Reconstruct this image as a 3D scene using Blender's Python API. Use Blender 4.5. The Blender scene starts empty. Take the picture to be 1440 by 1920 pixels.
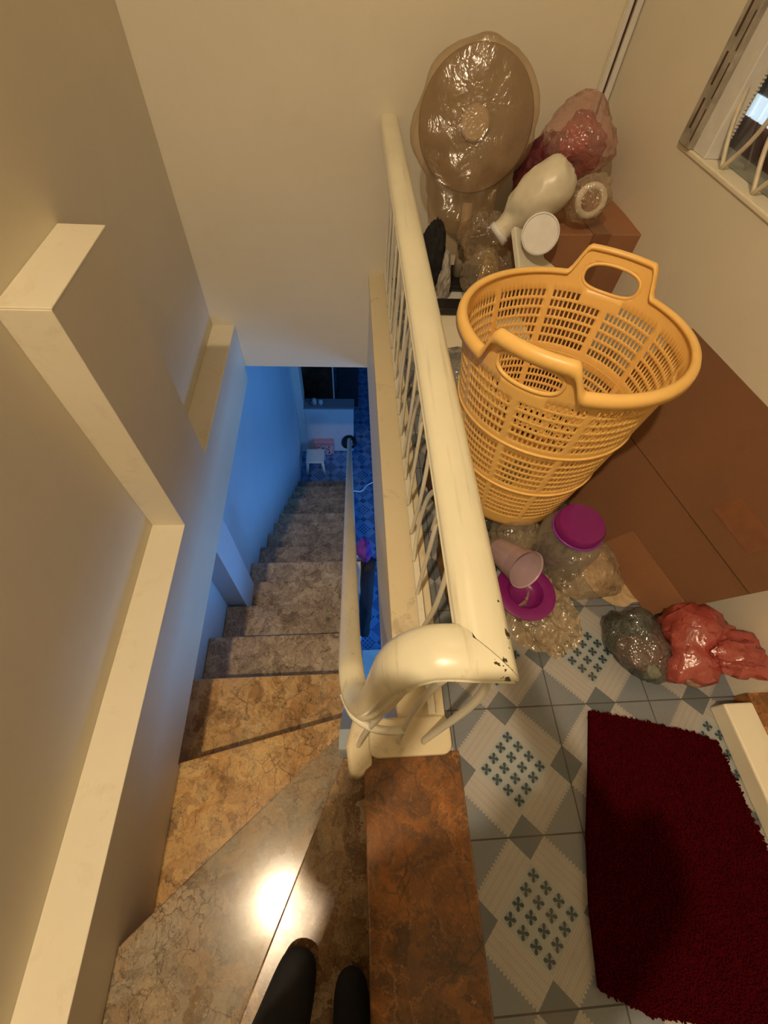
import bpy, bmesh, math, random
from mathutils import Vector, Matrix, noise
random.seed(7)
PI = math.pi
SC = bpy.context.scene
COL = SC.collection
# ------------------------------------------------------------------ camera
CAM_ROWS = [[0.99694958, -0.05364461, 0.05669031],
            [-0.01340661, -0.83325715, -0.55272306],
            [0.07688822, 0.5502770, -0.83143456]]
FPX = 807.29
cd = bpy.data.cameras.new('camera'); cam = bpy.data.objects.new('camera', cd); COL.objects.link(cam)
cd.sensor_fit = 'HORIZONTAL'; cd.sensor_width = 36.0
cd.lens = 36.0 * FPX / 1440.0
cd.clip_start = 0.01
_r, _d, _f = [Vector(v) for v in CAM_ROWS]
_m = Matrix((( _r.x, -_d.x, -_f.x, 0), (_r.y, -_d.y, -_f.y, 0), (_r.z, -_d.z, -_f.z, 1.1), (0, 0, 0, 1)))
cam.matrix_world = _m
SC.camera = cam
# ------------------------------------------------------------------ light and exposure
SC.view_settings.view_transform = 'Standard'; SC.view_settings.look = 'None'
SC.view_settings.gamma = 1.0; SC.view_settings.use_curve_mapping = False
SC.view_settings.exposure = 0.18
w = bpy.data.worlds.new('world'); SC.world = w; w.use_nodes = True
w.node_tree.nodes['Background'].inputs[0].default_value = (0.25, 0.5, 1.0, 1)
w.node_tree.nodes['Background'].inputs[1].default_value = 0.25
def light(name, kind, loc, power, color, size=0.1, target=None, size_y=None, spread=None):
    l = bpy.data.lights.new(name, kind); l.energy = power; l.color = color
    if kind == 'AREA':
        l.size = size
        if size_y: l.shape = 'RECTANGLE'; l.size_y = size_y
        if spread: l.spread = spread
    else: l.shadow_soft_size = size
    o = bpy.data.objects.new(name, l); COL.objects.link(o); o.location = loc
    if target is not None:
        o.rotation_euler = (Vector(target) - Vector(loc)).to_track_quat('-Z', 'Y').to_euler()
    return o
WARM = (1.0, 0.77, 0.50)
light('ceiling_bulb_light', 'AREA', (-0.605, -0.66, 2.78), 46, WARM, 0.08, (-0.50, -0.50, 0))
light('landing_fill_light', 'AREA', (0.1, 1.0, 2.92), 3, (1.0, 0.76, 0.46), 0.5, (0.1, 1.0, 0))  # weak fill added over the landing, no fitting hangs there
light('lower_window_light', 'AREA', (2.75, 0.9, -1.7), 72, (0.13, 0.43, 1.0), 2.0, (-0.7, 1.7, -2.4), 1.6)

# ------------------------------------------------------------------ helpers
def link(o, parent=None):
    COL.objects.link(o)
    if parent: o.parent = parent
    return o
def mesh(name, verts, faces, mat, parent=None, smooth=False):
    me = bpy.data.meshes.new(name); me.from_pydata([tuple(v) for v in verts], [], faces)
    me.validate(); me.update()
    bm = bmesh.new(); bm.from_mesh(me); bmesh.ops.recalc_face_normals(bm, faces=bm.faces); bm.to_mesh(me); bm.free()
    if smooth:
        for p in me.polygons: p.use_smooth = True
    me.materials.append(mat)
    return link(bpy.data.objects.new(name, me), parent)
def thing(name, label, cat, loc=(0, 0, 0), rotz=0, group=None):
    o = bpy.data.objects.new(name, None); o.empty_display_size = .05; COL.objects.link(o)
    o.location = loc; o.rotation_euler = (0, 0, rotz); o['label'] = label; o['category'] = cat
    if group: o['group'] = group
    return o
def tag(o, label, cat, group=None):
    o['label'] = label; o['category'] = cat
    if group: o['group'] = group
    return o
def struct(o, label=None):
    o['kind'] = 'structure'
    if label: o['label'] = label
    return o
def local(root, o):
    """o was built in world coordinates: keep it there under root"""
    o.parent = root; o.matrix_parent_inverse = root.matrix_basis.inverted(); return o
def smooth_by_angle(o, ang=40):
    me = o.data
    for p in me.polygons: p.use_smooth = True
    bm = bmesh.new(); bm.from_mesh(me)
    for e in bm.edges:
        if len(e.link_faces) == 2 and e.calc_face_angle(0) > math.radians(ang): e.smooth = False
    bm.to_mesh(me); bm.free(); return o
def bevel(o, wd=.004, seg=2, ang=35):
    m = o.modifiers.new('bevel', 'BEVEL'); m.width = wd; m.segments = seg; m.limit_method = 'ANGLE'; m.angle_limit = math.radians(ang)
    return o
class MB:
    def __init__(s): s.v = []; s.f = []
    def box(s, a, b):
        x0, y0, z0 = a; x1, y1, z1 = b; n = len(s.v)
        s.v += [(x0,y0,z0),(x1,y0,z0),(x1,y1,z0),(x0,y1,z0),(x0,y0,z1),(x1,y0,z1),(x1,y1,z1),(x0,y1,z1)]
        s.f += [tuple(n+i for i in q) for q in ((0,3,2,1),(4,5,6,7),(0,1,5,4),(1,2,6,5),(2,3,7,6),(3,0,4,7))]
        return s
    def prism(s, poly, z0, z1):
        n = len(s.v); k = len(poly)
        s.v += [(p[0], p[1], z0) for p in poly] + [(p[0], p[1], z1) for p in poly]
        s.f += [tuple(range(n, n+k))[::-1], tuple(range(n+k, n+2*k))]
        s.f += [(n+i, n+(i+1)%k, n+k+(i+1)%k, n+k+i) for i in range(k)]
        return s
    def xprism(s, poly, x0, x1):     # poly in (y,z)
        n = len(s.v); k = len(poly)
        s.v += [(x0, p[0], p[1]) for p in poly] + [(x1, p[0], p[1]) for p in poly]
        s.f += [tuple(range(n, n+k)), tuple(range(n+k, n+2*k))[::-1]]
        s.f += [(n+i, n+(i+1)%k, n+k+(i+1)%k, n+k+i) for i in range(k)]
        return s
    def tube(s, pts, r, seg=8, flat=None, closed=False, cap=True):
        pts = [Vector(p) for p in pts]; n0 = len(s.v); K = len(pts); up = None
        for i, p in enumerate(pts):
            if closed: t = pts[(i+1)%K] - pts[i-1]
            else: t = pts[min(i+1, K-1)] - pts[max(i-1, 0)]
            t.normalize()
            if up is None:
                up = Vector((0,0,1)) if abs(t.z) < .9 else Vector((1,0,0))
            a = t.cross(up).normalized(); b = a.cross(t).normalized(); up = b
            rr = r[i] if isinstance(r, (list, tuple)) else r
            for j in range(seg):
                q = 2*PI*j/seg
                s.v.append(tuple(p + a*math.cos(q)*rr + b*math.sin(q)*rr*(flat or 1)))
        for i in range(K if closed else K-1):
            for j in range(seg):
                i2 = (i+1) % K
                s.f.append((n0+i*seg+j, n0+i*seg+(j+1)%seg, n0+i2*seg+(j+1)%seg, n0+i2*seg+j))
        if cap and not closed:
            s.f.append(tuple(n0+j for j in range(seg))[::-1]); s.f.append(tuple(n0+(K-1)*seg+j for j in range(seg)))
        return s
    def lathe(s, prof, seg=32, c=(0,0,0), wob=None):
        n0 = len(s.v); K = len(prof)
        for (r, z) in prof:
            for j in range(seg):
                q = 2*PI*j/seg; rr = r*(1+(wob(q, z) if wob else 0))
                s.v.append((c[0]+rr*math.cos(q), c[1]+rr*math.sin(q), c[2]+z))
        for i in range(K-1):
            for j in range(seg):
                s.f.append((n0+i*seg+j, n0+i*seg+(j+1)%seg, n0+(i+1)*seg+(j+1)%seg, n0+(i+1)*seg+j))
        if prof[0][0] > 1e-6: s.f.append(tuple(n0+j for j in range(seg))[::-1])
        if prof[-1][0] > 1e-6: s.f.append(tuple(n0+(K-1)*seg+j for j in range(seg)))
        return s
    def build(s, name, mat, parent=None, smooth=False, ang=None):
        o = mesh(name, s.v, s.f, mat, parent, smooth)
        if ang: smooth_by_angle(o, ang)
        return o
def box(name, a, b, mat, parent=None): return MB().box(a, b).build(name, mat, parent)
def sweep(name, stations, prof, mat, parent=None, ang=35):
    """stations: (origin, side, up); prof: closed 2D loop in (side, up)"""
    v = []; f = []; k = len(prof)
    for o, s, u in stations:
        o, s, u = Vector(o), Vector(s), Vector(u)
        for (a, b) in prof: v.append(o + s*a + u*b)
    for i in range(len(stations)-1):
        for j in range(k): f.append((i*k+j, i*k+(j+1)%k, (i+1)*k+(j+1)%k, (i+1)*k+j))
    f.append(tuple(range(k))); n = (len(stations)-1)*k; f.append(tuple(range(n, n+k))[::-1])
    return smooth_by_angle(mesh(name, v, f, mat, parent), ang)
def spline(pts, n=8):
    """Catmull-Rom through tuples of any length"""
    out = []; P = [pts[0]] + list(pts) + [pts[-1]]
    for i in range(1, len(P)-2):
        for k in range(n):
            t = k/n; o = []
            for c in range(len(P[0])):
                a, b, d, e = P[i-1][c], P[i][c], P[i+1][c], P[i+2][c]
                o.append(.5*((2*b)+(-a+d)*t+(2*a-5*b+4*d-e)*t*t+(-a+3*b-3*d+e)*t**3))
            out.append(tuple(o))
    out.append(tuple(pts[-1])); return out

# ------------------------------------------------------------------ node expressions
class NT:
    def __init__(s, name):
        s.m = bpy.data.materials.new(name); s.m.use_nodes = True; s.t = s.m.node_tree; s.n = s.t.nodes; s.l = s.t.links
        s.b = s.n['Principled BSDF']; s.out = s.n['Material Output']
    def node(s, kind, **kw):
        n = s.n.new(kind)
        for k, v in kw.items(): setattr(n, k, v)
        return n
    def put(s, sock, v):
        if isinstance(v, bpy.types.NodeSocket): s.l.new(v, sock)
        elif v is not None:
            try: sock.default_value = v
            except Exception: sock.default_value = (*v, 1) if len(v) == 3 else v[:3]
    def math(s, op, a, b=None, c=None):
        n = s.node('ShaderNodeMath', operation=op)
        for i, v in enumerate((a, b, c)):
            if v is not None: s.put(n.inputs[i], v)
        return n.outputs[0]
    def pos(s): return s.node('ShaderNodeNewGeometry').outputs['Position']
    def obj(s): return s.node('ShaderNodeTexCoord').outputs['Object']
    def xyz(s, v):
        n = s.node('ShaderNodeSeparateXYZ'); s.put(n.inputs[0], v); return n.outputs
    def mapping(s, v, scale=(1,1,1), loc=(0,0,0), rot=(0,0,0)):
        n = s.node('ShaderNodeMapping'); s.put(n.inputs[0], v); n.inputs['Scale'].default_value = scale
        n.inputs['Location'].default_value = loc; n.inputs['Rotation'].default_value = rot; return n.outputs[0]
    def noise(s, v, scale=5, detail=4, rough=.55, dist=0):
        n = s.node('ShaderNodeTexNoise'); s.put(n.inputs['Vector'], v); n.inputs['Scale'].default_value = scale
        n.inputs['Detail'].default_value = detail; n.inputs['Roughness'].default_value = rough; n.inputs['Distortion'].default_value = dist
        return n.outputs['Fac'], n.outputs['Color']
    def voro(s, v, scale=5, feature='F1', rnd=1.0):
        n = s.node('ShaderNodeTexVoronoi', feature=feature); s.put(n.inputs['Vector'], v); n.inputs['Scale'].default_value = scale
        n.inputs['Randomness'].default_value = rnd; return n.outputs
    def ramp(s, fac, stops, interp='LINEAR'):
        n = s.node('ShaderNodeValToRGB'); s.put(n.inputs[0], fac); cr = n.color_ramp; cr.interpolation = interp
        while len(cr.elements) < len(stops): cr.elements.new(.5)
        for e, (p, c) in zip(cr.elements, stops):
            e.position = p; e.color = (*c, 1) if len(c) == 3 else c
        return n.outputs[0]
    def mix(s, fac, a, b, bt='MIX'):
        n = s.node('ShaderNodeMix', data_type='RGBA', blend_type=bt)
        s.put(n.inputs[0], fac); s.put(n.inputs[6], (*a, 1) if isinstance(a, tuple) and len(a) == 3 else a)
        s.put(n.inputs[7], (*b, 1) if isinstance(b, tuple) and len(b) == 3 else b); return n.outputs[2]
    def bump(s, h, strength=.3, dist=.01):
        n = s.node('ShaderNodeBump'); s.put(n.inputs['Height'], h); n.inputs['Strength'].default_value = strength
        n.inputs['Distance'].default_value = dist; s.l.new(n.outputs[0], s.b.inputs['Normal']); return n.outputs[0]
    def set(s, color=None, rough=None, metal=None, spec=None, **kw):
        if color is not None: s.put(s.b.inputs['Base Color'], (*color, 1) if isinstance(color, tuple) and len(color) == 3 else color)
        if rough is not None: s.put(s.b.inputs['Roughness'], rough)
        if metal is not None: s.put(s.b.inputs['Metallic'], metal)
        if spec is not None: s.put(s.b.inputs['Specular IOR Level'], spec)
        for k, v in kw.items(): s.put(s.b.inputs[k], v)
        return s.m
def plain(name, col, rough=.5, var=.08, scale=30, metal=0, bump=0, spec=None):
    t = NT(name); f, _ = t.noise(t.pos(), scale, 5)
    c2 = tuple(max(0, c*(1-var*2.2)) for c in col)
    t.set(t.ramp(f, [(.3, c2), (.7, col)]), rough, metal, spec)
    if bump: t.bump(f, bump, .004)
    return t.m
# ------------------------------------------------------------------ materials
def paint(name, col, dirt=(.42, .33, .2), amount=.25, rough=.55, bump=.12):
    t = NT(name); p = t.pos()
    big, _ = t.noise(p, 2.2, 5, .6); fine, _ = t.noise(p, 60, 4); mid, _ = t.noise(p, 9, 6, .7, .6)
    base = t.mix(t.ramp(big, [(.35, (0,0,0)), (.75, (1,1,1))]), tuple(c*.93 for c in col), col)
    c = t.mix(t.ramp(mid, [(.56, (0,0,0)), (.8, (amount,)*3)]), base, dirt)
    t.set(c, rough); t.bump(fine, bump, .003); return t.m
M_wall = paint('cream_wall_paint', (.80, .74, .60), amount=.10)
M_wallblue = paint('daylight_tinted_wall', (.62, .72, .82), amount=.08)  # white wall with the blue of the daylight put into its colour
M_cap = paint('cream_cap_paint', (.84, .77, .60), dirt=(.45, .33, .16), amount=.35)
M_curb = paint('grimy_curb_paint', (.74, .64, .43), dirt=(.22, .16, .09), amount=1.0, rough=.5)
M_ceil = paint('ceiling_paint', (.8, .76, .68), amount=.05)

def tile_mat(name, pitch, ox, oy, tint=None):
    t = NT(name); P = t.xyz(t.pos())
    def cell(c, o):
        a = t.math('DIVIDE', t.math('SUBTRACT', c, o), pitch)
        return t.math('SUBTRACT', t.math('FRACT', a), .5)
    u = cell(P[0], ox); v = cell(P[1], oy)
    a = t.math('ADD', u, v); b = t.math('SUBTRACT', u, v)
    aa = t.math('ABSOLUTE', a); ab = t.math('ABSOLUTE', b)
    lt = lambda x, k: t.math('LESS_THAN', x, k)
    mul = lambda x, y: t.math('MULTIPLY', x, y)
    mn = t.math('MINIMUM', aa, ab); mx = t.math('MAXIMUM', aa, ab)
    K = .345
    # zig-zag outer edge of the striped bands
    zz = t.math('PINGPONG', t.math('MULTIPLY', mn, 1.0), .022)
    edge = t.math('ADD', .635, t.math('MULTIPLY', zz, 1.4))
    band = mul(mul(lt(mn, K), t.math('GREATER_THAN', mx, K)), t.math('LESS_THAN', mx, edge))
    dark = mul(t.math('GREATER_THAN', mn, K), t.math('LESS_THAN', mx, 1-K))
    centre = lt(mx, K)
    # stripes along the bands
    st = t.math('PINGPONG', mx, .0125); stripe = lt(st, .0048)
    dash = t.math('PINGPONG', mn, .014); dsh = mul(lt(dash, .008), t.math('LESS_THAN', t.math('PINGPONG', t.math('ADD', mx, .02), .036), .012))
    fine, _ = t.noise(t.pos(), 140, 2)
    cornerc = (.175, .195, .22); bandc = (.37, .36, .345)
    col = t.mix(t.ramp(fine, [(.4, (0,0,0)), (.6, (.25,)*3)]), cornerc, tuple(c*.8 for c in cornerc))
    bcol = t.mix(mul(stripe, .45), bandc, (.27, .25, .235)); bcol = t.mix(mul(dsh, .6), bcol, (.30, .26, .22))
    col = t.mix(band, col, bcol)
    col = t.mix(dark, col, (.105, .125, .14))
    # 4 x 4 little flowers on the diagonal grid
    s = .165
    fa = t.math('SUBTRACT', t.math('FRACT', t.math('DIVIDE', a, s)), .5); fb = t.math('SUBTRACT', t.math('FRACT', t.math('DIVIDE', b, s)), .5)
    pu = t.math('ADD', fa, fb); pv = t.math('SUBTRACT', fa, fb)
    pu = t.math('MULTIPLY', pu, .7); pv = t.math('MULTIPLY', pv, .7)
    r = t.math('SQRT', t.math('ADD', mul(pu, pu), mul(pv, pv)))
    ang = t.math('ADD', t.math('ARCTAN2', pv, pu), .25)
    pet = t.math('ABSOLUTE', t.math('COSINE', t.math('MULTIPLY', ang, 2)))
    petal = lt(r, t.math('MULTIPLY', t.math('POWER', pet, .9), .40))
    petal = t.math('MAXIMUM', petal, lt(r, .07))
    halo = lt(r, .36)
    ccol = t.mix(halo, (.30, .325, .33), (.21, .24, .255)); ccol = t.mix(petal, ccol, (.025, .05, .06))
    fl = lt(mx, 2*s)
    ccol = t.mix(fl, (.36, .36, .35), ccol)
    col = t.mix(centre, col, ccol)
    # grout
    g = t.math('MINIMUM', t.math('SUBTRACT', .5, t.math('ABSOLUTE', u)), t.math('SUBTRACT', .5, t.math('ABSOLUTE', v)))
    gm = lt(g, .0065)
    col = t.mix(gm, col, (.07, .065, .06))
    d, _ = t.noise(t.pos(), 7, 5, .65); col = t.mix(t.ramp(d, [(.5, (0,0,0)), (.85, (.5,)*3)]), col, (.22, .17, .11))
    if tint: col = t.mix(1.0, col, tint, 'MULTIPLY')
    t.set(col, t.math('ADD', .32, t.math('MULTIPLY', gm, .5))); t.bump(t.math('SUBTRACT', 1, gm), .4, .002)
    return t.m
M_tile = tile_mat('patterned_floor_tile', .2465, .231, -.0855)
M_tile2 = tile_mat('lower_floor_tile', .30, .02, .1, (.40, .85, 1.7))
def marble(name, pal, vein, veinscale=11, patch=5, dark=(.05, .025, .012), gloss=.16, seed=0, veinw=.02, veinamt=.85, cloud=1.0):
    t = NT(name); oi = t.node('ShaderNodeObjectInfo').outputs['Random']
    sh = t.node('ShaderNodeCombineXYZ'); t.put(sh.inputs[0], t.math('MULTIPLY', oi, 37)); sh.inputs[1].default_value = seed
    va = t.node('ShaderNodeVectorMath', operation='ADD'); t.put(va.inputs[0], t.pos()); t.put(va.inputs[1], sh.outputs[0]); p0 = va.outputs[0]
    _, nc = t.noise(p0, 7, 6, .65)
    wv = t.node('ShaderNodeVectorMath', operation='MULTIPLY_ADD'); t.put(wv.inputs[0], nc); wv.inputs[1].default_value = (.22, .22, .22); t.put(wv.inputs[2], p0); p = wv.outputs[0]
    n1, _ = t.noise(p, patch, 10, .74, .5)
    c = t.ramp(n1, [(.30, pal[0]), (.44, pal[1]), (.55, pal[2]), (.68, pal[3])])
    # breccia: rounded pebbles of slightly different tone
    vb = t.voro(p, 17, 'F1'); g = t.xyz(vb['Color'])[0]
    c = t.mix(t.math('MULTIPLY', .55*cloud, t.math('GREATER_THAN', g, .45)), c, t.ramp(g, [(.4, pal[1]), (.6, pal[3]), (.8, pal[0]), (1, pal[2])]))
    n2, _ = t.noise(p, 26, 10, .80, .7)
    c = t.mix(t.ramp(n2, [(.36, (.75,)*3), (.53, (0,0,0))]), c, dark)
    n3, _ = t.noise(p, 60, 7, .75, 1.0)
    c = t.mix(t.ramp(n3, [(.56, (0,0,0)), (.68, (.75,)*3)]), c, vein)
    n4, _ = t.noise(p0, 4, 3)
    v = t.voro(p, veinscale, 'DISTANCE_TO_EDGE')['Distance']
    c = t.mix(t.math('MULTIPLY', t.ramp(v, [(0, (veinamt,)*3), (veinw*1.6, (0,0,0))]), t.ramp(n4, [(.42, (0,0,0)), (.6, (1,1,1))])), c, vein)
    _, nd = t.noise(p0, 22, 4, .6)
    w2 = t.node('ShaderNodeVectorMath', operation='MULTIPLY_ADD'); t.put(w2.inputs[0], nd); w2.inputs[1].default_value = (.035, .035, .035); t.put(w2.inputs[2], p0)
    v2 = t.voro(t.mapping(w2.outputs[0], (1.0, .55, 1)), veinscale*2.0, 'DISTANCE_TO_EDGE')['Distance']
    c = t.mix(t.math('MULTIPLY', t.ramp(v2, [(0, (.85,)*3), (veinw*1.1, (0,0,0))]), t.ramp(n4, [(.42, (1,1,1)), (.52, (0,0,0))])), c, dark)
    hs = t.node('ShaderNodeHueSaturation'); t.put(hs.inputs['Color'], c); t.put(hs.inputs['Value'], t.math('ADD', .78, t.math('MULTIPLY', oi, .5)))
    t.set(hs.outputs[0], t.ramp(n2, [(.3, (gloss+.10,)*3), (.7, (gloss,)*3)])); return t.m
MB_gold = marble('golden_brown_marble', [(.20,.09,.03), (.46,.24,.08), (.62,.38,.15), (.72,.52,.26)], (.70,.52,.28), seed=3, veinamt=.25, cloud=1.0)
MB_grey = marble('grey_brown_marble', [(.22,.13,.06), (.32,.25,.17), (.40,.34,.25), (.52,.36,.20)], (.62,.52,.36), seed=9, patch=6, veinamt=.2, gloss=.10, cloud=1.0)
MB_step = marble('dark_brown_marble', [(.13,.085,.05), (.30,.21,.135), (.46,.34,.22), (.62,.48,.31)], (.80,.68,.48), seed=5, patch=7, veinamt=.3, cloud=1.0)
MB_red = marble('reddish_brown_marble', [(.07,.05,.035), (.12,.06,.03), (.30,.115,.03), (.36,.16,.05)], (.48,.24,.08), veinscale=7, seed=12, patch=2.6, dark=(.06,.04,.025), veinamt=.5, cloud=.6)
MB_fall = marble('brown_veined_marble', [(.10,.045,.02), (.26,.13,.05), (.55,.36,.17), (.82,.62,.36)], (.80,.60,.34), veinscale=16, seed=20, patch=5, veinamt=.3, cloud=1.0)
def rail_mat(name, col, y0=None):
    t = NT(name); p = t.pos()
    big, _ = t.noise(p, 4, 5, .6); spots, _ = t.noise(p, 62, 3, .6); area, _ = t.noise(p, 11, 4, .6); streak, _ = t.noise(t.mapping(p, (60, 3, 40)), 1.2, 5)
    c = t.mix(t.ramp(big, [(.35, (0,0,0)), (.7, (1,1,1))]), tuple(k*.9 for k in col), col)
    c = t.mix(t.ramp(streak, [(.58, (0,0,0)), (.72, (.35,)*3)]), c, (.38, .30, .16))
    if y0 is not None:   # chipped paint close to the mitred corner
        P = t.xyz(p)
        near = t.ramp(P[1], [(.12, (1,1,1)), (.42, (0,0,0))]); rt = t.ramp(P[0], [(.135, (0,0,0)), (.165, (.80,)*3)])
        m = t.math('MULTIPLY', near, rt)
        chip = t.math('GREATER_THAN', t.math('MULTIPLY', spots, t.math('ADD', .48, m)), .735)
        c = t.mix(chip, c, (.05, .045, .02))
    t.set(c, .3); t.put(t.b.inputs['Coat Weight'], .25); return t.m
M_rail = rail_mat('cream_gloss_rail_paint', (.83, .78, .58), .1)
M_rail2 = rail_mat('cream_gloss_stair_rail_paint', (.78, .72, .54))
M_bar = paint('cream_bar_paint', (.78, .74, .60), dirt=(.35, .27, .15), amount=.6, rough=.4)
M_card = None
def card_mat(name, col, seed=0):
    t = NT(name); p = t.mapping(t.pos(), (1,1,1), (seed, 0, 0)); a, _ = t.noise(p, 3, 4); b, _ = t.noise(t.mapping(p, (4, 90, 4)), 3, 3)
    c = t.mix(t.ramp(a, [(.35, (0,0,0)), (.7, (1,1,1))]), tuple(k*.8 for k in col), col); c = t.mix(t.ramp(b, [(.45, (0,0,0)), (.7, (.18,)*3)]), c, tuple(k*.6 for k in col))
    t.set(c, .75); t.bump(b, .08, .002); return t.m
M_card = card_mat('brown_cardboard', (.20, .088, .035))
M_tape = plain('brown_packing_tape', (.22, .09, .04), .3, .1)
M_crease = plain('dark_crease', (.08, .035, .015), .9)
M_basket = None
t = NT('yellow_basket_plastic'); f, _ = t.noise(t.pos(), 6, 4); t.set(t.ramp(f, [(.3, (.90,.54,.15)), (.7, (.95,.60,.19))]), .36)
t.put(t.b.inputs['Subsurface Weight'], .0); M_basket = t.m
M_black = plain('black_cloth', (.010, .010, .012), .85, .2, 60)
M_blackp = plain('black_plastic', (.012, .012, .014), .3)
M_rug = plain('dark_red_shag', (.060, .0004, .0022), .95, .15, 90, spec=.05)
M_white = plain('white_plastic', (.78, .76, .72), .4, .05)
M_grille = plain('cream_grille_paint', (.74, .66, .50), .4, .1)
def film(name, col, alpha=.35, rough=.15, trans=.0, scale=22, bump=.5, spec=.5):
    """thin plastic film: part see-through, part coloured, with sharp glints on its creases"""
    t = NT(name); P_ = t.pos(); _, nc = t.noise(P_, 14, 3)
    wv = t.node('ShaderNodeVectorMath', operation='MULTIPLY_ADD'); t.put(wv.inputs[0], nc); wv.inputs[1].default_value = (.06, .06, .06); t.put(wv.inputs[2], P_)
    a1, _ = t.noise(t.mapping(wv.outputs[0], (1, .6, 1.3)), scale*.7, 2, .4, .6); a2, _ = t.noise(t.mapping(wv.outputs[0], (1.4, 1, .5)), scale*1.6, 2, .4, .8)
    h = t.math('ADD', t.math('ABSOLUTE', t.math('SUBTRACT', a1, .5)), t.math('MULTIPLY', t.math('ABSOLUTE', t.math('SUBTRACT', a2, .5)), .5)); n2, _ = t.noise(P_, 8, 3)
    t.set(t.ramp(n2, [(.3, tuple(k*.8 for k in col)), (.7, col)]), rough, spec=spec)
    if bump: t.bump(h, bump*1.3, .03)
    tr = t.node('ShaderNodeBsdfTransparent'); tr.inputs[0].default_value = (*[min(1, .55+.45*k/max(col)) for k in col], 1)
    mx = t.node('ShaderNodeMixShader'); lw = t.node('ShaderNodeLayerWeight'); lw.inputs[0].default_value = .35
    fac = t.math('ADD', alpha, t.math('MULTIPLY', lw.outputs['Facing'], (1-alpha)*.55)); t.put(mx.inputs[0], fac)
    t.l.new(tr.outputs[0], mx.inputs[1]); t.l.new(t.b.outputs[0], mx.inputs[2])
    gl = t.node('ShaderNodeBsdfGlossy'); gl.inputs['Roughness'].default_value = rough
    bp = next((n for n in t.n if n.type == 'BUMP'), None)
    if bp: t.l.new(bp.outputs[0], gl.inputs['Normal'])
    m2 = t.node('ShaderNodeMixShader'); m2.inputs[0].default_value = .07
    t.l.new(mx.outputs[0], m2.inputs[1]); t.l.new(gl.outputs[0], m2.inputs[2]); t.l.new(m2.outputs[0], t.out.inputs[0]); return t.m
F_clear = film('clear_bag_film', (.62, .52, .38), .16)
F_brown = film('smoky_bag_film', (.36, .27, .17), .46, .34, scale=13, bump=.09)
F_pink = film('pink_bag_film', (.66, .42, .34), .26, .2)
F_red = film('red_bag_film', (.50, .09, .07), .62, .3, bump=.25)
F_dark = film('dark_bag_film', (.10, .11, .10), .45)
F_white = film('milky_bag_film', (.80, .76, .62), .78, .25, bump=.3)
F_cup = film('cloudy_cup_plastic', (.62, .46, .50), .62, .3, bump=.05)
F_glass = film('jar_plastic', (.45, .42, .36), .2, .08, bump=.05)
M_mag = plain('magenta_plastic', (.20, .010, .14), .35, .05)
M_purple = plain('purple_rim_plastic', (.25, .03, .35), .35, .05)
t = NT('window_glass'); tr = t.node('ShaderNodeBsdfTransparent'); tr.inputs[0].default_value = (.85,.88,.88,1); gl = t.node('ShaderNodeBsdfGlossy'); gl.inputs['Roughness'].default_value = .02
fr = t.node('ShaderNodeFresnel'); fr.inputs[0].default_value = 1.3; mx = t.node('ShaderNodeMixShader'); t.put(mx.inputs[0], t.math('MULTIPLY', fr.outputs[0], .6)); t.l.new(tr.outputs[0], mx.inputs[1]); t.l.new(gl.outputs[0], mx.inputs[2]); t.l.new(mx.outputs[0], t.out.inputs[0]); M_glass = t.m

# ================================================================== SETTING
XW = -.70; XF = -.59; YF = 2.08; XR = .95; ZL = -3.754; RS = .2086; G = .2411
struct(MB().prism([(.212, -2.3), (2.6, -2.3), (2.6, YF), (.212, YF)], -.52, 0).build('floor', M_tile))
struct(box('floor_lower', (XW-.1, -3.2, ZL-.1), (3.0, 8.2, ZL), M_tile2))
struct(box('ceiling', (-1.6, -2.4, 3.0), (2.7, YF+.14, 3.1), M_ceil))
struct(box('wall_back', (XW-.1, -2.42, -.9), (2.7, -2.3, 3.0), M_wall))
struct(box('wall_far', (XW-.1, YF, -.52), (XR+.07, YF+.12, 3.0), M_wall))
struct(box('ceiling_lower', (.12, YF+.12, -.52), (3.0, 8.2, -.42), M_ceil)); 
struct(box('ceiling_lower_hall', (XW-.1, YF+.12, -.52), (.12, 8.2, -.42), M_ceil))
struct(box('wall_left', (XW-.12, -2.3, -.61), (XW, YF, 3.0), M_wall))
# lower part of the left wall, blue daylight tinted into its paint
struct(box('wall_left_lower', (XW-.12, -.6, ZL), (XW, 8.2, -.61), M_wallblue))
# raised panel with the stepped cap: low - high - low
YL0, YL1, YL2 = .845, 1.20, YF
pan = [(-2.3, -1.1), (-2.3, -.24), (YL0, -.24), (YL0, .57), (YL1, .57), (YL1, -.27), (YF, -.27), (YF, -.52), (YF, -.61), (.395, -.61), (.126, -.61), (.126, -1.1)]
o = MB().xprism(pan, XW, XF).build('wall_left_panel', M_wall); struct(o)
# cream painted caps
struct(bevel(box('trim_1', (XW, -2.3, -.241), (XF+.002, YL0, -.236), M_cap), .002))
struct(bevel(box('trim_2', (XW, YL0-.004, -.24), (XF+.002, YL0, .572), M_cap), .002))
struct(bevel(box('trim_3', (XW, YL0, .57), (XF+.002, YL1, .575), M_cap), .002))
struct(bevel(box('trim_4', (XW, YL1, -.27), (XF+.002, YF, -.265), M_cap), .002))
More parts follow.
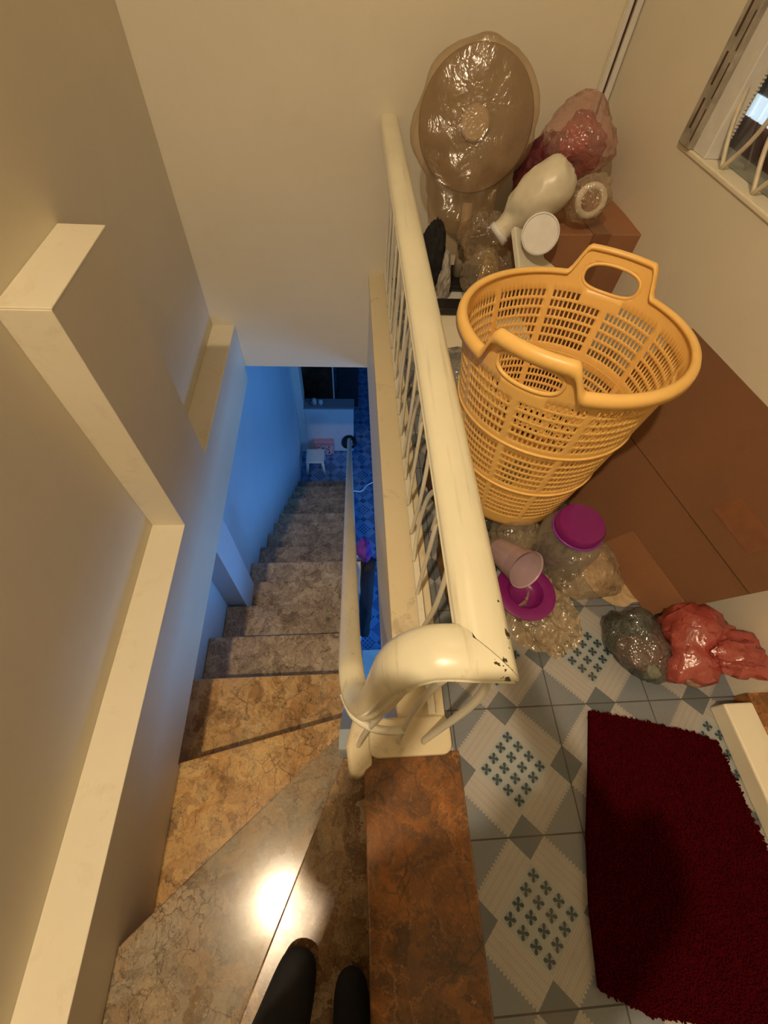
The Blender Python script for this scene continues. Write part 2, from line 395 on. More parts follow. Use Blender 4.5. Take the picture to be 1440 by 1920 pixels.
# wall below the near end of the panel, beside the winders
struct(box('wall_left_pillar', (XW, .95, -1.4), (XF-.01, 1.13, -.61), M_wallblue))
struct(box('wall_right', (XR, 1.50, 0), (XR+.07, YF, 3.0), M_wall))
struct(box('wall_right_sill', (XR, .16, 0), (XR+.07, 1.50, .705), M_wall))
struct(box('wall_right_head', (XR, .16, 1.75), (XR+.22, 1.50, 3.0), M_wall))
struct(box('wall_right_jamb', (XR, .16, .705), (XR+.22, .42, 1.75), M_wall))
struct(box('wall_right_near', (XR+.3, -2.3, 0), (XR+.4, .16, 3.0), M_wall))
# doorway with its raised cream kerb and a dark marble sill
struct(bevel(box('trim_5', (.872, -.9, 0), (.945, .14, .05), M_cap), .004))
struct(box('floor_doorway', (.945, -.9, 0), (1.25, .16, .048), MB_red))
# slab edge and painted curb under the railing
struct(MB().prism([(.106, .10), (.14, .10), (.14, YF), (.106, YF)], -.52, -.02).build('wall_slab_edge', M_wall))
struct(box('floor_slab_edge', (.14, .079, -.52), (.211, YF, -.021), M_wall))
struct(bevel(box('trim_6', (.10, .10, -.02), (.212, YF, .018), M_curb), .004))
# foot plate at the near end of the railing
pl = []
for (cx, cy, a0) in ((.197, .092, -90), (.197, .128, 0), (.055, .128, 90), (.055, .092, 180)):
    for k in range(6):
        q = math.radians(a0 + 18*k); pl.append((cx+.022*math.cos(q), cy+.022*math.sin(q)))
struct(bevel(MB().prism(pl, -.03, .024).build('trim_7', M_curb), .005))
pl = [(-.012, .045), (.012, .035), (.045, .055), (.045, .15), (.0, .16), (-.018, .10)]
struct(bevel(MB().prism(pl, -.14, .006).build('trim_8', M_curb), .012, 4))
# marble border along the edge of the landing
struct(bevel(box('trim_9', (.022, -2.3, -.03), (.237, .078, .004), MB_red), .004, 3))
struct(box('wall_slab_front', (.05, -2.3, -.52), (.235, .075, -.03), MB_fall))

# ------------------------------------------------------------------ staircase
stair = thing('staircase', 'winding brown marble staircase going down between the cream walls', 'staircase', (-.3, .3, ZL))
def tread(poly, z, mat):
    o = MB().prism(poly, z-.032, z).build('tread', mat); bevel(o, .004, 3); local(stair, o)
def riser(p, q, z, mat, off=.018, th=.03):
    # vertical slab below the nosing p-q of a tread at height z
    p = Vector((*p, 0)); q = Vector((*q, 0)); d = (q-p).normalized(); n = Vector((-d.y, d.x, 0))
    a = p+n*off; b = q+n*off
    c = q+n*(off+th); e = p+n*(off+th)
    o = MB().prism([(a.x,a.y),(b.x,b.y),(c.x,c.y),(e.x,e.y)], z-RS-.001, z-.03).build('riser', mat); local(stair, o)
SX = -.035            # right edge of the flight
n1a, n1b = (-.028, .092), (-.565, -1.068)
n2a, n2b, n2c = (-.045, .167), (-.425, -.138), (-.60, -.285)
n3a, n3b = (-.045, .248), (-.60, .130)
tread([(.05, .08), n1a, n1b, (-.565, -2.2), (.05, -2.2)], -RS, MB_fall)
tread([(-.01, .12), n2a, n2b, n2c, (-.60, -2.2), (-.01, -1.9)], -2*RS, MB_grey)
tread([(-.02, .15), (-.02, .25), n3a, n3b, (-.60, -1.2), (-.02, -1.2)], -3*RS, MB_gold)
tread([(-.02, .0), (SX, .452), (XW+.005, .452), (XW+.005, -.4), (-.02, -.4)], -4*RS, MB_gold)
riser(n1a, n1b, -RS, MB_fall); riser(n2a, n2b, -2*RS, MB_red); riser(n2b, n2c, -2*RS, MB_red)
riser(n3a, n3b, -3*RS, MB_gold); riser((SX, .452), (XW+.005, .452), -4*RS, MB_step)
for k in range(5, 18):
    y = .452 + (k-4)*G
    tread([(SX, y), (XW+.002, y), (XW+.002, y-G-.04), (SX, y-G-.04)], -k*RS, MB_step)
    riser((SX, y), (XW+.002, y), -k*RS, MB_step)
# painted concrete string carrying the steps
st = [(.12, -.30), (.22, -.46)]
pts = [(.02, -.10), (.16, -.16), (.30, -.60)] 
top = [(.10, -.085), (.15, -.14), (.27, -.58), (.452, -.80)] + [(.452+(k-4)*G+.012, -k*RS-.002) for k in range(5, 18)]
bot = [(3.80, ZL+.02), (3.45, ZL+.02), (.452, -1.16), (.10, -.86)]
local(stair, MB().xprism(top+bot, SX-.002, .012).build('stringer', M_wallblue))
local(stair, MB().xprism([(3.70, ZL+.02), (.40, -.90-.12), (.40, -1.22), (3.2, ZL+.02)], XW+.002, SX-.004).build('soffit_slab', M_wallblue))

# ------------------------------------------------------------------ railing
rail = thing('railing', 'cream painted railing on the curb with scrolled end turning down to the stair rail', 'railing', (.16, 1.1, .018))
def prof(wd, ht):
    p = []
    h = wd/2
    p += [(-h*.62, -ht), (-h*.62, -ht*.80), (-h*.95, -ht*.74), (-h, -ht*.58), (-h*.90, -ht*.50), (-h*.90, -ht*.44), (-h, -ht*.36)]
    for k in range(9):
        q = PI - PI*k/8; p.append((h*math.cos(q)*1.0, -ht*.30 + ht*.30*math.sin(q)))
    p += [(h, -ht*.36), (h*.90, -ht*.44), (h*.90, -ht*.50), (h, -ht*.58), (h*.95, -ht*.74), (h*.62, -ht*.80), (h*.62, -ht)]
    return p
PW = prof(.066, .05)
XC = .160; YC = .137; ZT = .60
local(rail, sweep('handrail', [((XC, YF-.001, ZT), (1,0,0), (0,0,1)), ((XC, 1.0, ZT), (1,0,0), (0,0,1)), ((XC, YC, ZT), (1,-1,0), (0,0,1))], PW, M_rail))
# volute: runs left from the mitre, drops and turns into the descending stair rail
def strail_z(y): return -.444 + .82 - .865*y
keys = [
    (.1585, YC, ZT, 0,-1,0, 0,0,1),
    (.122, YC+.004, .600, 0,-1,0, -.08,0,1),
    (.086, YC+.006, .590, 0,-1,0, -.38,0,.92),
    (.052, YC+.004, .562, 0,-1,0, -.72,0,.7),
    (.030, YC+.002, .515, -.05,-1,0, -.95,.05,.3),
    (.020, YC, .45, -.12,-1,0, -1,.12,.05),
    (.012, YC+.002, .37, -.35,-.93,0, -.9,.35,.1),
    (.004, YC+.014, .30, -.65,-.72,0, -.6,.6,.35),
    (-.002, YC+.045, .245, -.92,-.36,0, -.25,.75,.6),
    (-.005, .235, .210, -1,-.08,0, -.04,.72,.70),
    (-.006, .32, strail_z(.32)+.015, -1,0,0, 0,.66,.75),
    (-.006, .40, strail_z(.40), -1,0,0, 0,.654,.757)]
sp = spline(keys, 8); stt = [((XC-.0015, YC, ZT), (-1+.0,-1,0), (0,0,1))]
stt = [((XC-.0008, YC-.0008, ZT), (1,-1,0), (0,0,1))]
for s_ in sp[4:]:
    kz = min(1, max(0, (.50-s_[2])/.30)); sd = Vector(s_[3:6]).normalized(); up = Vector(s_[6:9]); up = (up - sd*up.dot(sd)).normalized()
    stt.append((s_[:3], sd*(1-.26*kz), up*(1-.10*kz)))
local(rail, sweep('volute', stt, PW, M_rail))
PW2 = prof(.0488, .045)
local(rail, sweep('stair_handrail', [((-.006, .398, strail_z(.398)), (-1,0,0), (0,.654,.757)), ((-.006, 3.70, strail_z(3.70)), (-1,0,0), (0,.654,.757))], PW2, M_rail2))
XB = .178
local(rail, box('bottom_bar', (XB-.008, .15, .03), (XB+.008, YF, .040), M_bar))
local(rail, box('top_bar', (XC-.012, .16, ZT-.056), (XC+.012, YF, ZT-.046), M_bar))
def bar(pts, parent=rail, name='baluster', r=.0065):
    pts = [tuple(p) for p in spline(pts, 7)]
    o = MB().tube(pts, r, 8, .75).build(name, M_bar, None, True); local(parent, o)
XB = .172
yy = .50
while yy < YF-.02:
    F_ = lambda L: [(XB if z < .44 else XC+.004, min(YF-.01, yy+dy), z) for dy, z in L]
    bar(F_([(.04, .036), (.068, .16), (.056, .30), (.012, .40), (-.025, .41), (-.046, .36), (-.052, .19), (-.057, .036)]))
    bar(F_([(-.035, .33), (-.07, .46), (-.125, .485), (-.162, .42), (-.178, .25), (-.157, .036)]))
    bar(F_([(-.082, .47), (-.085, .552)]))
    yy += .285
bar([(.155, .098, .024), (.175, .108, .12), (.195, .118, .32), (.190, .125, .46), (.165, .132, .552)], r=.008)
bar([(.10, .100, .024), (.100, .105, .12), (.100, .115, .30), (.118, .128, .46), (.150, .135, .552)])
bar([(.010, .098, .012), (.020, .108, .10), (.045, .12, .26), (.055, .13, .40), (.060, .137, .53)])
bar([(-.020, .175, .185), (.000, .135, .180), (.035, .112, .175), (.075, .105, .170), (.100, .108, .165)], r=.008, name='scroll_bar')
for y in (.42, .66, .9, 1.14, 1.38, 1.62, 1.86, 2.1, 2.34, 2.58, 2.82, 3.06, 3.3, 3.54):
    bar([(-.006, y, -.444-.865*y+.03-.05), (-.006, y, strail_z(y)-.04)], name='stair_baluster')
o = MB().lathe([(.034, 0), (.034, .06), (.022, .08), (.020, .72), (.028, .74), (.030, .80), (.022, .83), (0, .84)], 20, (-.006, 3.72, ZL)).build('newel_post', M_rail2, None); smooth_by_angle(o, 40); local(rail, o)

# ------------------------------------------------------------------ window in the right wall
def win():
    W = thing('window_1', None, None); del W['label']; del W['category']; W['kind'] = 'structure'; W.location = (XR+.1, 1.0, .705)
    L = lambda o: local(W, o)
    L(bevel(box('window_sill', (XR-.004, .42, .700), (XR+.14, 1.505, .712), M_cap), .003))
    # slotted aluminium strip along the far jamb
    mb = MB(); mb.box((XR-.012, 1.440, .712), (XR+.010, 1.502, 1.75)); L(bevel(mb.build('window_channel', plain('grimy_aluminium', (.45,.41,.34), .5, .25, 25)), .003))
    mb = MB()
    z = .75
    while z < 1.7: mb.box((XR-.0135, 1.474, z), (XR-.0115, 1.481, z+.06)); mb.box((XR-.0135, 1.446, z-.02), (XR-.0118, 1.449, z+.045)); z += .085
    L(mb.build('channel_slots', M_crease))
    mb = MB(); mb.box((XR+.004, 1.375, .712), (XR+.05, 1.442, 1.75)); mb.box((XR+.008, .42, 1.70), (XR+.05, 1.40, 1.75)); mb.box((XR+.008, .42, .712), (XR+.05, .47, 1.75))
    L(bevel(mb.build('window_frame', M_white), .003))
    mb = MB(); z = .73
    while z < 1.7: mb.box((XR+.040, 1.371, z), (XR+.047, 1.376, z+.003)); z += .007
    L(mb.build('brush_seal', M_bar))
    L(box('pane', (XR+.050, .47, .712), (XR+.054, 1.40, 1.70), M_glass))
    y = 1.31
    while y > .45:
        for s in (-1, 1):
            p = [(XR+.02, y, .714), (XR+.02, y+s*.055, .80), (XR+.02, y+s*.075, .93), (XR+.02, y+s*.04, 1.10), (XR+.02, y, 1.22), (XR+.02, y-s*.04, 1.34), (XR+.02, y-s*.05, 1.5), (XR+.02, y, 1.69)]
            L(MB().tube(spline(p, 6), .0055, 8).build('grille_bar', M_grille, None, True))
        y -= .155
win()
# what stands behind the window: a brown panelled recess with a small bright opening
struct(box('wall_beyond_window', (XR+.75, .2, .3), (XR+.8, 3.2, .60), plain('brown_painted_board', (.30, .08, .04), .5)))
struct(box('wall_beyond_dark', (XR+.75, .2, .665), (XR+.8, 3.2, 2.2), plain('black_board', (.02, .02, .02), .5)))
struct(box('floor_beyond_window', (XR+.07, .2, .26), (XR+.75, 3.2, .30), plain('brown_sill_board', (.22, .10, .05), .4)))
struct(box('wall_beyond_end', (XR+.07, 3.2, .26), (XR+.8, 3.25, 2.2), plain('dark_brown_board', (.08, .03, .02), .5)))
struct(box('ceiling_beyond_window', (XR+.07, .2, 2.2), (XR+.8, 3.25, 2.25), M_ceil))
t = NT('daylit_pane'); t.set((.5,.6,.7), .4); t.put(t.b.inputs['Emission Color'], (.75,.88,1,1)); t.put(t.b.inputs['Emission Strength'], 2.0)
mb = MB()
for k in range(6): mb.box((XR+.740, 2.05+k*.062, .60), (XR+.752, 2.10+k*.062, .665))
struct(mb.build('window_2', t.m))

light('recess_fill_light', 'POINT', (XR+.45, 1.75, 1.45), 5, (1.0, .75, .5), .05)  # fill added to brighten the recess, no lamp known in it
# ------------------------------------------------------------------ cable trunking in the far right corner
tr = thing('cable_trunking', 'narrow cream cable trunking running up the far right corner', 'cable trunking', (.92, YF, .45))
local(tr, bevel(box('channel', (.900, YF-.018, .45), (.948, YF-.001, 3.0), M_bar), .002))
local(tr, bevel(box('cover', (.902, YF-.026, .45), (.917, YF-.018, 3.0), M_white), .002))
local(tr, bevel(box('edge_strip', (.926, YF-.030, .45), (.946, YF-.018, 3.0), M_white), .002))
local(tr, box('slot', (.917, YF-.0195, .45), (.926, YF-.018, 3.0), M_crease))

# ------------------------------------------------------------------ laundry basket
def basket():
    B = thing('laundry_basket', 'large yellow plastic laundry basket full of small holes with two handles', 'laundry basket', (.472, .772, .088)); B.rotation_euler = (-.045, 0, 0)
    Rt, Rb, H = .232, .158, .508
    NS, NC = 10, 11                     # sectors, holes per sector
    # angular pattern: rib (3 units) + 11 x (hole 1.15, web 1)
    ang = []; kind = []
    unit = 2*PI/(NS*(3.0+NC*2.15+0))
    q = .18
    for s in range(NS):
        ang.append(q); kind.append(0); q += 1.5*unit; ang.append(q); kind.append(0); q += 1.5*unit
        for c in range(NC):
            ang.append(q); kind.append(1); q += 1.35*unit
            ang.append(q); kind.append(0); q += .80*unit
    NA = len(ang)
    # rows: (z, hole)
    rows = [(0, 0), (.012, 0), (.045, 0)]
    z = .045
    def tier(n, hh, ww):
        nonlocal z
        for i in range(n):
            rows.append((z+ww, 0)) if rows[-1][0] < z+ww-1e-9 else None
            rows[-1] = (z+ww, 1); z += ww+hh; rows.append((z, 0))
        z += ww
    tier(6, .0130, .0060); z += .018; rows.append((z, 0)); tier(6, .0140, .0065); z += .022; rows.append((z, 0)); tier(6, .0155, .0068)
    zt = z; z += .010; rows.append((z, 0))
    rest = 12
    z0 = rows[-1][0]
    TH = [math.atan2(.608-.768, .335-.472), math.atan2(.93-.768, .60-.472)]
    def dth(a, b):
        d = (a-b+PI) % (2*PI) - PI; return d
    HW = .36                             # handle half width, radians
    def top(a):
        e = 0
        for h in TH:
            d = abs(dth(a, h)); 
            if d < HW*1.25:
                e = max(e, min(1, (HW*1.25-d)/(HW*.42)))
        e = e*e*(3-2*e)
        return H + .058*e
    def rad(zz): return Rb + (Rt-Rb)*min(1.2, zz/H)**.92
    for i in range(1, rest+1): rows.append((i/rest, 2))
    v = []; f = []
    for (zz, k) in rows:
        for a in ang:
            Z = zz if k != 2 else z0 + (top(a)-z0)*zz
            r = rad(Z); v.append((r*math.cos(a), r*math.sin(a), Z))
    def inhandle(a, Z):
        for h in TH:
            d = dth(a, h)*Rt/.066; e = (Z-(H+.004))/.029
            if abs(d)**2.6 + abs(e)**2.6 < 1: return True
        return False
    def ribskip(a, Z):   # solid patch below each handle
        for h in TH:
            if abs(dth(a, h)) < .40 and Z > H-.068+.10*abs(dth(a, h)): return True
        return False
    for i in range(len(rows)-1):
        for j in range(NA):
            j2 = (j+1) % NA
            a = ang[j]+ (.5*((ang[j2]-ang[j]) % (2*PI))); Zm = (v[i*NA+j][2]+v[(i+1)*NA+j][2])/2
            if rows[i][1] == 1 and kind[j] == 1 and not ribskip(a, Zm): continue
            if inhandle(a, Zm): continue
            f.append((i*NA+j, i*NA+j2, (i+1)*NA+j2, (i+1)*NA+j))
    o = mesh('wall', v, f, M_basket, None); m = o.modifiers.new('solid', 'SOLIDIFY'); m.thickness = .0032; m.offset = 0
    for p in o.data.polygons: p.use_smooth = True
    o.parent = B
    # rolled rim following the raised handles
    A = [2*PI*i/220 for i in range(220)]
    rp = [((rad(top(a))+.005)*math.cos(a), (rad(top(a))+.005)*math.sin(a), top(a)) for a in A]
    v = []; f = []; K = len(A)
    sec = [(-.006, -.004), (-.004, .004), (.003, .007), (.011, .004), (.015, -.004), (.016, -.018), (.0125, -.018), (.011, -.006), (.002, -.001)]
    for a in A:
        for (dr, dz) in sec:
            r = rad(top(a))+dr; v.append((r*math.cos(a), r*math.sin(a), top(a)+dz))
    n = len(sec)
    for i in range(K):
        for j in range(n): f.append((i*n+j, i*n+(j+1)%n, ((i+1)%K)*n+(j+1)%n, ((i+1)%K)*n+j))
    mesh('rim', v, f, M_basket, B, True)
    for h in TH:
        pts = []
        for i in range(48):
            q = 2*PI*i/48; c, s = math.cos(q), math.sin(q)
            d = .066*math.copysign(abs(c)**(2/2.6), c)/Rt; Z = H+.004+.029*math.copysign(abs(s)**(2/2.6), s)
            r = rad(Z)+.001; pts.append((r*math.cos(h+d), r*math.sin(h+d), Z))
        MB().tube(pts, .0042, 8, closed=True).build('handle', M_basket, B, True)
    for zz in (.172, .322):
        r = rad(zz)+.0015; MB().tube([(r*math.cos(a), r*math.sin(a), zz) for a in A], .004, 6, closed=True).build('hoop', M_basket, B, True)
    MB().lathe([(Rb*.97, 0), (Rb*1.02, .004), (Rb*1.0, .012), (Rb*.2, .010), (0, .010)], 64).build('base', M_basket, B, True)
basket()

# ------------------------------------------------------------------ crumpled things
def crumple(name, c, rad, mat, seed=0, amp=.25, sub=5, rot=0, parent=None, flatten=None, freq=2.2, power=1, neck=None):
    film_ = 'film' in mat.name
    bm = bmesh.new(); bmesh.ops.create_icosphere(bm, subdivisions=5, radius=1)
    cr, sr = math.cos(rot), math.sin(rot); rnd = random.Random(seed)
    for v in bm.verts:
        p = v.co.normalized(); q = p*freq*.62 + Vector((seed*7.3, seed*1.9, 0))
        big = noise.noise(q*.9); wq = q*1.0 + Vector((noise.noise(q*1.7), noise.noise(q*1.7+Vector((5,0,0))), noise.noise(q*1.7+Vector((0,5,0)))))*.55
        # few long sharp folds
        f1 = 1-abs(noise.noise(wq*1.5))*3.0; f2 = 1-abs(noise.noise(wq*3.2+Vector((9,9,9))))*2.4; f3 = noise.noise(wq*8)
        d = 1 + amp*(.9*big + .30*max(-.6, f1) + .17*max(-.6, f2) + .08*f3 - .15)
        if neck:
            nd = Vector(neck).normalized(); g = max(0, p.dot(nd)); d *= 1 + .35*g**8
        x, y, z = p.x*rad[0]*d, p.y*rad[1]*d, p.z*rad[2]*d
        v.co = (c[0]+x*cr-y*sr, c[1]+x*sr+y*cr, c[2]+z)
        if flatten is not None and v.co.z < flatten: v.co.z = flatten + (v.co.z-flatten)*.03
    me = bpy.data.meshes.new(name); bm.to_mesh(me); bm.free()
    for p in me.polygons: p.use_smooth = True
    me.materials.append(mat); o = link(bpy.data.objects.new(name, me))
    if film_:
        dm = o.modifiers.new('facets', 'DECIMATE'); dm.ratio = .16
        o.data.set_sharp_from_angle(angle=math.radians(22))
    if parent: local(parent, o)
    return o
def sheet(name, cx, cy, rx, ry, mat, seed, h=.03, z=.004, rot=0, parent=None, n=46):
    v = []; f = []
    for i in range(n+1):
        for j in range(n+1):
            a, b = -1+2*i/n, -1+2*j/n
            rr = 1+.18*noise.noise(Vector((a*1.5+seed, b*1.5, 0)))
            x, y = a*rx*rr*math.sqrt(1-b*b/2.4), b*ry*rr*math.sqrt(1-a*a/2.4)
            q = Vector((x*14+seed*3, y*14, 0)); zz = (1-abs(noise.noise(q))*2)**2*.6 + (1-abs(noise.noise(q*2.3))*2)**2*.4
            zz = z + h*zz
            v.append((cx+x*math.cos(rot)-y*math.sin(rot), cy+x*math.sin(rot)+y*math.cos(rot), zz))
    for i in range(n):
        for j in range(n): k = i*(n+1)+j; f.append((k, k+1, k+n+2, k+n+1))
    o = mesh(name, v, f, mat, None, True)
    if parent: local(parent, o)
    return o

# ---- cardboard: big flattened carton leaning on the right wall
cb = thing('flattened_carton', 'big brown flattened cardboard carton leaning against the right wall', 'cardboard', (.8, .65, 0))
A_, D_, C_, B_ = Vector((.812, .375, .004)), Vector((.946, .285, .50)), Vector((.946, 1.03, .44)), Vector((.60, 1.02, .004))
def bil(s, t_): return A_*(1-s)*(1-t_) + B_*s*(1-t_) + D_*(1-s)*t_ + C_*s*t_
nrm = ((B_-A_).cross(D_-A_)).normalized(); 
if nrm.x > 0: nrm = -nrm
def panel(name, s0, s1, t0, t1, off, th, mat, n=10):
    v = []; f = []
    for i in range(n+1):
        for j in range(n+1): v.append(bil(s0+(s1-s0)*i/n, t0+(t1-t0)*j/n) + nrm*off)
    for i in range(n):
        for j in range(n): k = i*(n+1)+j; f.append((k, k+1, k+n+2, k+n+1))
    N = len(v); v += [p-nrm*th for p in v]; f += [tuple(N+q for q in g[::-1]) for g in f]
    ed = [i for i in range(n+1)] + [(n+1)*i+n for i in range(1, n+1)] + [(n+1)*n+j for j in range(n-1, -1, -1)] + [(n+1)*i for i in range(n-1, 0, -1)]
    for a, b in zip(ed, ed[1:]+ed[:1]): f.append((a, b, N+b, N+a))
    return local(cb, mesh(name, v, f, mat))
panel('face', 0, 1, 0, .497, 0, .012, M_card); panel('flap', 0, 1, .503, 1, .002, .012, M_card)
panel('packing_tape', .12, .30, .60, .72, .0035, .001, M_tape, 4); panel('packing_tape', .02, .22, .78, .92, .0035, .001, M_tape, 4)
panel('lower_flap', -.0, .34, -.0, .22, .006, .006, card_mat('worn_cardboard', (.27, .12, .05), 4), 4)
# ---- carton in the far corner
ct = thing('carton', 'brown taped cardboard carton standing in the far right corner', 'cardboard box', (.80, 1.66, 0), math.radians(4))
CH = .485
bevel(box('body', (-.17, -.20, 0), (.15, .22, CH), card_mat('corner_cardboard', (.33, .15, .07), 9), ct), .004)
box('packing_tape', (-.03, -.203, .1), (.03, .222, CH+.002), M_tape, ct)

# ---- base cabinet / white box with fan on it
bx = thing('storage_box', 'off-white plastic storage box behind the railing, carrying the wrapped fan', 'storage box', (.42, 1.72, 0))
bevel(box('body', (-.15, -.20, 0), (.17, .20, .17), M_bar, bx), .01, 3); bevel(box('lid', (-.16, -.21, .17), (.18, .21, .188), M_white, bx), .006, 3)
fan = thing('pedestal_fan', 'round standing fan with dusty guard and hub cap, wrapped in plastic', 'fan', (.42, 1.73, .19))
M_fan = plain('beige_fan_plastic', (.52, .42, .30), .45, .1, 20); M_fang = plain('dusty_fan_guard', (.30, .22, .13), .6, .12, 25)
bevel(box('base', (-.13, -.10, 0), (.15, .07, .022), M_blackp, fan), .008, 3)
MB().tube([(.02, -.01, .02), (.018, 0, .12), (.012, .02, .26)], [.024, .02, .017], 16).build('pole', M_fan, fan, True)
FH = Vector((.415, 1.79, .655)); fd = (Vector((0.05, .2, 1.15))-FH).normalized()
def fanframe():
    a = fd.cross(Vector((0,0,1))).normalized(); b = a.cross(fd).normalized(); return a, b
fa_, fb_ = fanframe()
def disc_lathe(name, prof, mat, seg=48):
    mb = MB().lathe(prof, seg); vs = [FH + fa_*x + fb_*y + fd*z for x, y, z in mb.v]
    o = mesh(name, vs, mb.f, mat, None); smooth_by_angle(o, 35); local(fan, o); return o
disc_lathe('guard', [(.0, -.055), (.10, -.055), (.16, -.045), (.180, -.01), (.182, .0), (.178, .008), (.14, .018), (.08, .022), (.0, .022)], M_fang)
disc_lathe('hub_cap', [(.046, .015), (.046, .032), (.041, .037), (0, .038)], M_fan)
disc_lathe('motor_housing', [(0, -.16), (.04, -.15), (.05, -.10), (.05, -.05)], M_fan)
# plastic bag pulled over the fan head, hanging down below it
bg = []; bf = []; NA = 64; NR = 26
for i in range(NR+1):
    s = i/NR
    for j in range(NA):
        q = 2*PI*j/NA; cx, cy = math.cos(q), math.sin(q)
        # s 0..1 : top of the bag to its open hem
        e = math.sin(min(1, s*1.55)*PI*.5)**.55 if s < .62 else 1
        r1 = .215*e; nn = noise.noise(Vector((cx*2.2, cy*2.2, s*5)))
        zz = .198 - s*.50
        flat_ = .10*(e) + .01
        w_ = r1 if s < .45 else r1*(1-.42*(s-.45)/.55)
        hd = math.sqrt(max(.01, 1-(zz/.200)**2))*.196 if zz > -.15 else .130*(1-.30*(-zz-.15)/.2)
        P_ = FH + fa_*(cx*hd*(1+.10*nn)) + fb_*zz*.98 + fd*(cy*(.047+.004*nn if zz > -.10 else .047+.02*nn)) 
        n2 = (1-abs(noise.noise(P_*16))*2)*(.002 if zz > -.02 else .008)
        bg.append(P_ + fd*n2 + fa_*n2)
for i in range(NR):
    for j in range(NA): bf.append((i*NA+j, i*NA+(j+1)%NA, (i+1)*NA+(j+1)%NA, (i+1)*NA+j))
bf.append(tuple(range(NA)))
o = mesh('plastic_bag', bg, bf, film('tight_bag_film', (.42,.33,.22), .13, .2, scale=26, bump=.16), None, True)
tag(o, 'smoky transparent plastic bag pulled over the round fan head', 'plastic bag')

# ---- pink bag of red things in the corner, on the carton
o = crumple('plastic_bag', (.785, 1.82, .605), (.118, .125, .118), F_pink, 3, .22, 5); tag(o, 'pinkish see-through plastic bag on the corner carton, stuffed with red cloth', 'plastic bag')
M_redc = plain('red_cloth', (.45, .02, .025), .7, .3, 18); M_dred = plain('maroon_cloth', (.16, .012, .02), .7, .3, 18)
o = crumple('cloth_bundle', (.785, 1.81, .605), (.080, .085, .085), M_redc, 8, .35, 4); tag(o, 'bright red crumpled cloth inside the pinkish bag', 'cloth')
o = crumple('cloth_bundle', (.675, 1.80, .53), (.075, .08, .10), M_dred, 5, .35, 4); tag(o, 'maroon crumpled cloth between the wrapped fan and the pinkish bag', 'cloth')
o = crumple('plastic_bag', (.700, 1.70, .570), (.036, .035, .036), plain('bright_red_plastic', (.75, .03, .02), .25), 2, .3, 4); tag(o, 'small glossy bright red bag poking out above the milky white jug', 'plastic bag')
# ---- milky bag holding white parts, round white lid in front
jg = thing('plastic_jug', 'milky white crumpled plastic jug lying in front of the carton', 'jug', (.58, 1.50, .50))
jp = [(.484,1.49,.462,.033),(.500,1.492,.478,.031),(.520,1.495,.500,.036),(.545,1.50,.530,.056),(.575,1.50,.560,.066),(.605,1.50,.590,.068),(.632,1.50,.615,.062),(.650,1.50,.632,.045),(.658,1.50,.640,.01)]
jq = spline(jp, 5); mb = MB().tube([p[:3] for p in jq], [p[3] for p in jq], 40)
vs = []
for x, y, z in mb.v:
    n_ = Vector((x, y, z))*24; k_ = (1-abs(noise.noise(n_))*2.2)*.004 + (1-abs(noise.noise(n_*2.1))*2.2)*.0022
    c_ = Vector((.58, 1.5, .56)); d_ = (Vector((x,y,z))-c_).normalized(); vs.append(tuple(Vector((x,y,z))+d_*k_))
local(jg, mesh('jug_body', vs, mb.f, plain('milky_plastic', (.74, .68, .52), .35, .12, 14), None, True))
local(jg, MB().tube([(.479,1.488,.457), (.492,1.491,.470)], .0365, 28).build('cap', M_white, None, True))
o = crumple('plastic_bag', (.735, 1.50, .565), (.070, .055, .060), F_clear, 14, .30, 5); tag(o, 'clear crackly bag with a white plastic ring on the carton', 'plastic bag')
pts = []
for i in range(30):
    q = 2*PI*i/30; pts.append((.740+.040*math.cos(q), 1.475+.012*math.sin(q), .570+.035*math.sin(q)))
tag(MB().tube(pts, .010, 8, closed=True).build('plastic_ring', M_white, None, True), 'white plastic ring in the clear bag beside the milky jug', 'ring')
def oriented(prof, c, d, mat, name, seg=40):
    d = Vector(d).normalized(); a = d.cross(Vector((0,0,1))).normalized(); b = a.cross(d)
    mb = MB().lathe(prof, seg); vs = [Vector(c) + a*x + b*y + d*z for x, y, z in mb.v]
    o = mesh(name, vs, mb.f, mat, None); smooth_by_angle(o, 35); return o
ld = Vector((0, 0, 1.1)) - Vector((.61, 1.42, .44)); ld.normalize()
o = oriented([(0, -.006), (.054, -.006), (.056, -.002), (.056, .004), (.052, .006), (.050, .003), (.0, .003)], (.588, 1.405, .503), ld + Vector((.1, -.1, .1)), M_white, 'round_lid'); tag(o, 'round white plastic lid leaning against the milky white jug', 'lid')
o = box('white_tray', (-.085, -.065, -.010), (.085, .065, .010), M_bar); bevel(o, .004, 2); o.location = (.605, 1.46, .435); o.rotation_euler = (math.radians(48), math.radians(8), math.radians(28)); tag(o, 'flat off-white plastic tray under the round white lid', 'tray')
# ---- straw broom head and brown wrap near the fan foot
br = thing('broom_head', 'straw broom head in clear wrap between the fan pole and the white tray', 'broom', (.50, 1.55, .30))
M_straw = plain('straw', (.50, .35, .12), .7, .3, 60)
for k in range(34):
    a = -.6+1.2*k/33; x = math.sin(a)*.085
    local(br, MB().tube([(.515+x*.25, 1.60, .38), (.505+x*.7, 1.54, .31+random.uniform(-.01,.01)), (.50+x, 1.50, .23+.02*a*a)], [.0035, .003, .0015], 5).build('straw', M_straw, None, True))
o = crumple('plastic_bag', (.505, 1.545, .30), (.095, .06, .09), F_clear, 21, .25, 5); tag(o, 'clear plastic wrap around the straw broom head', 'plastic bag')
o = crumple('plastic_bag', (.49, 1.68, .36), (.085, .06, .09), F_clear, 24, .3, 5); tag(o, 'brownish see-through bag tied to the fan pole below its head', 'plastic bag')
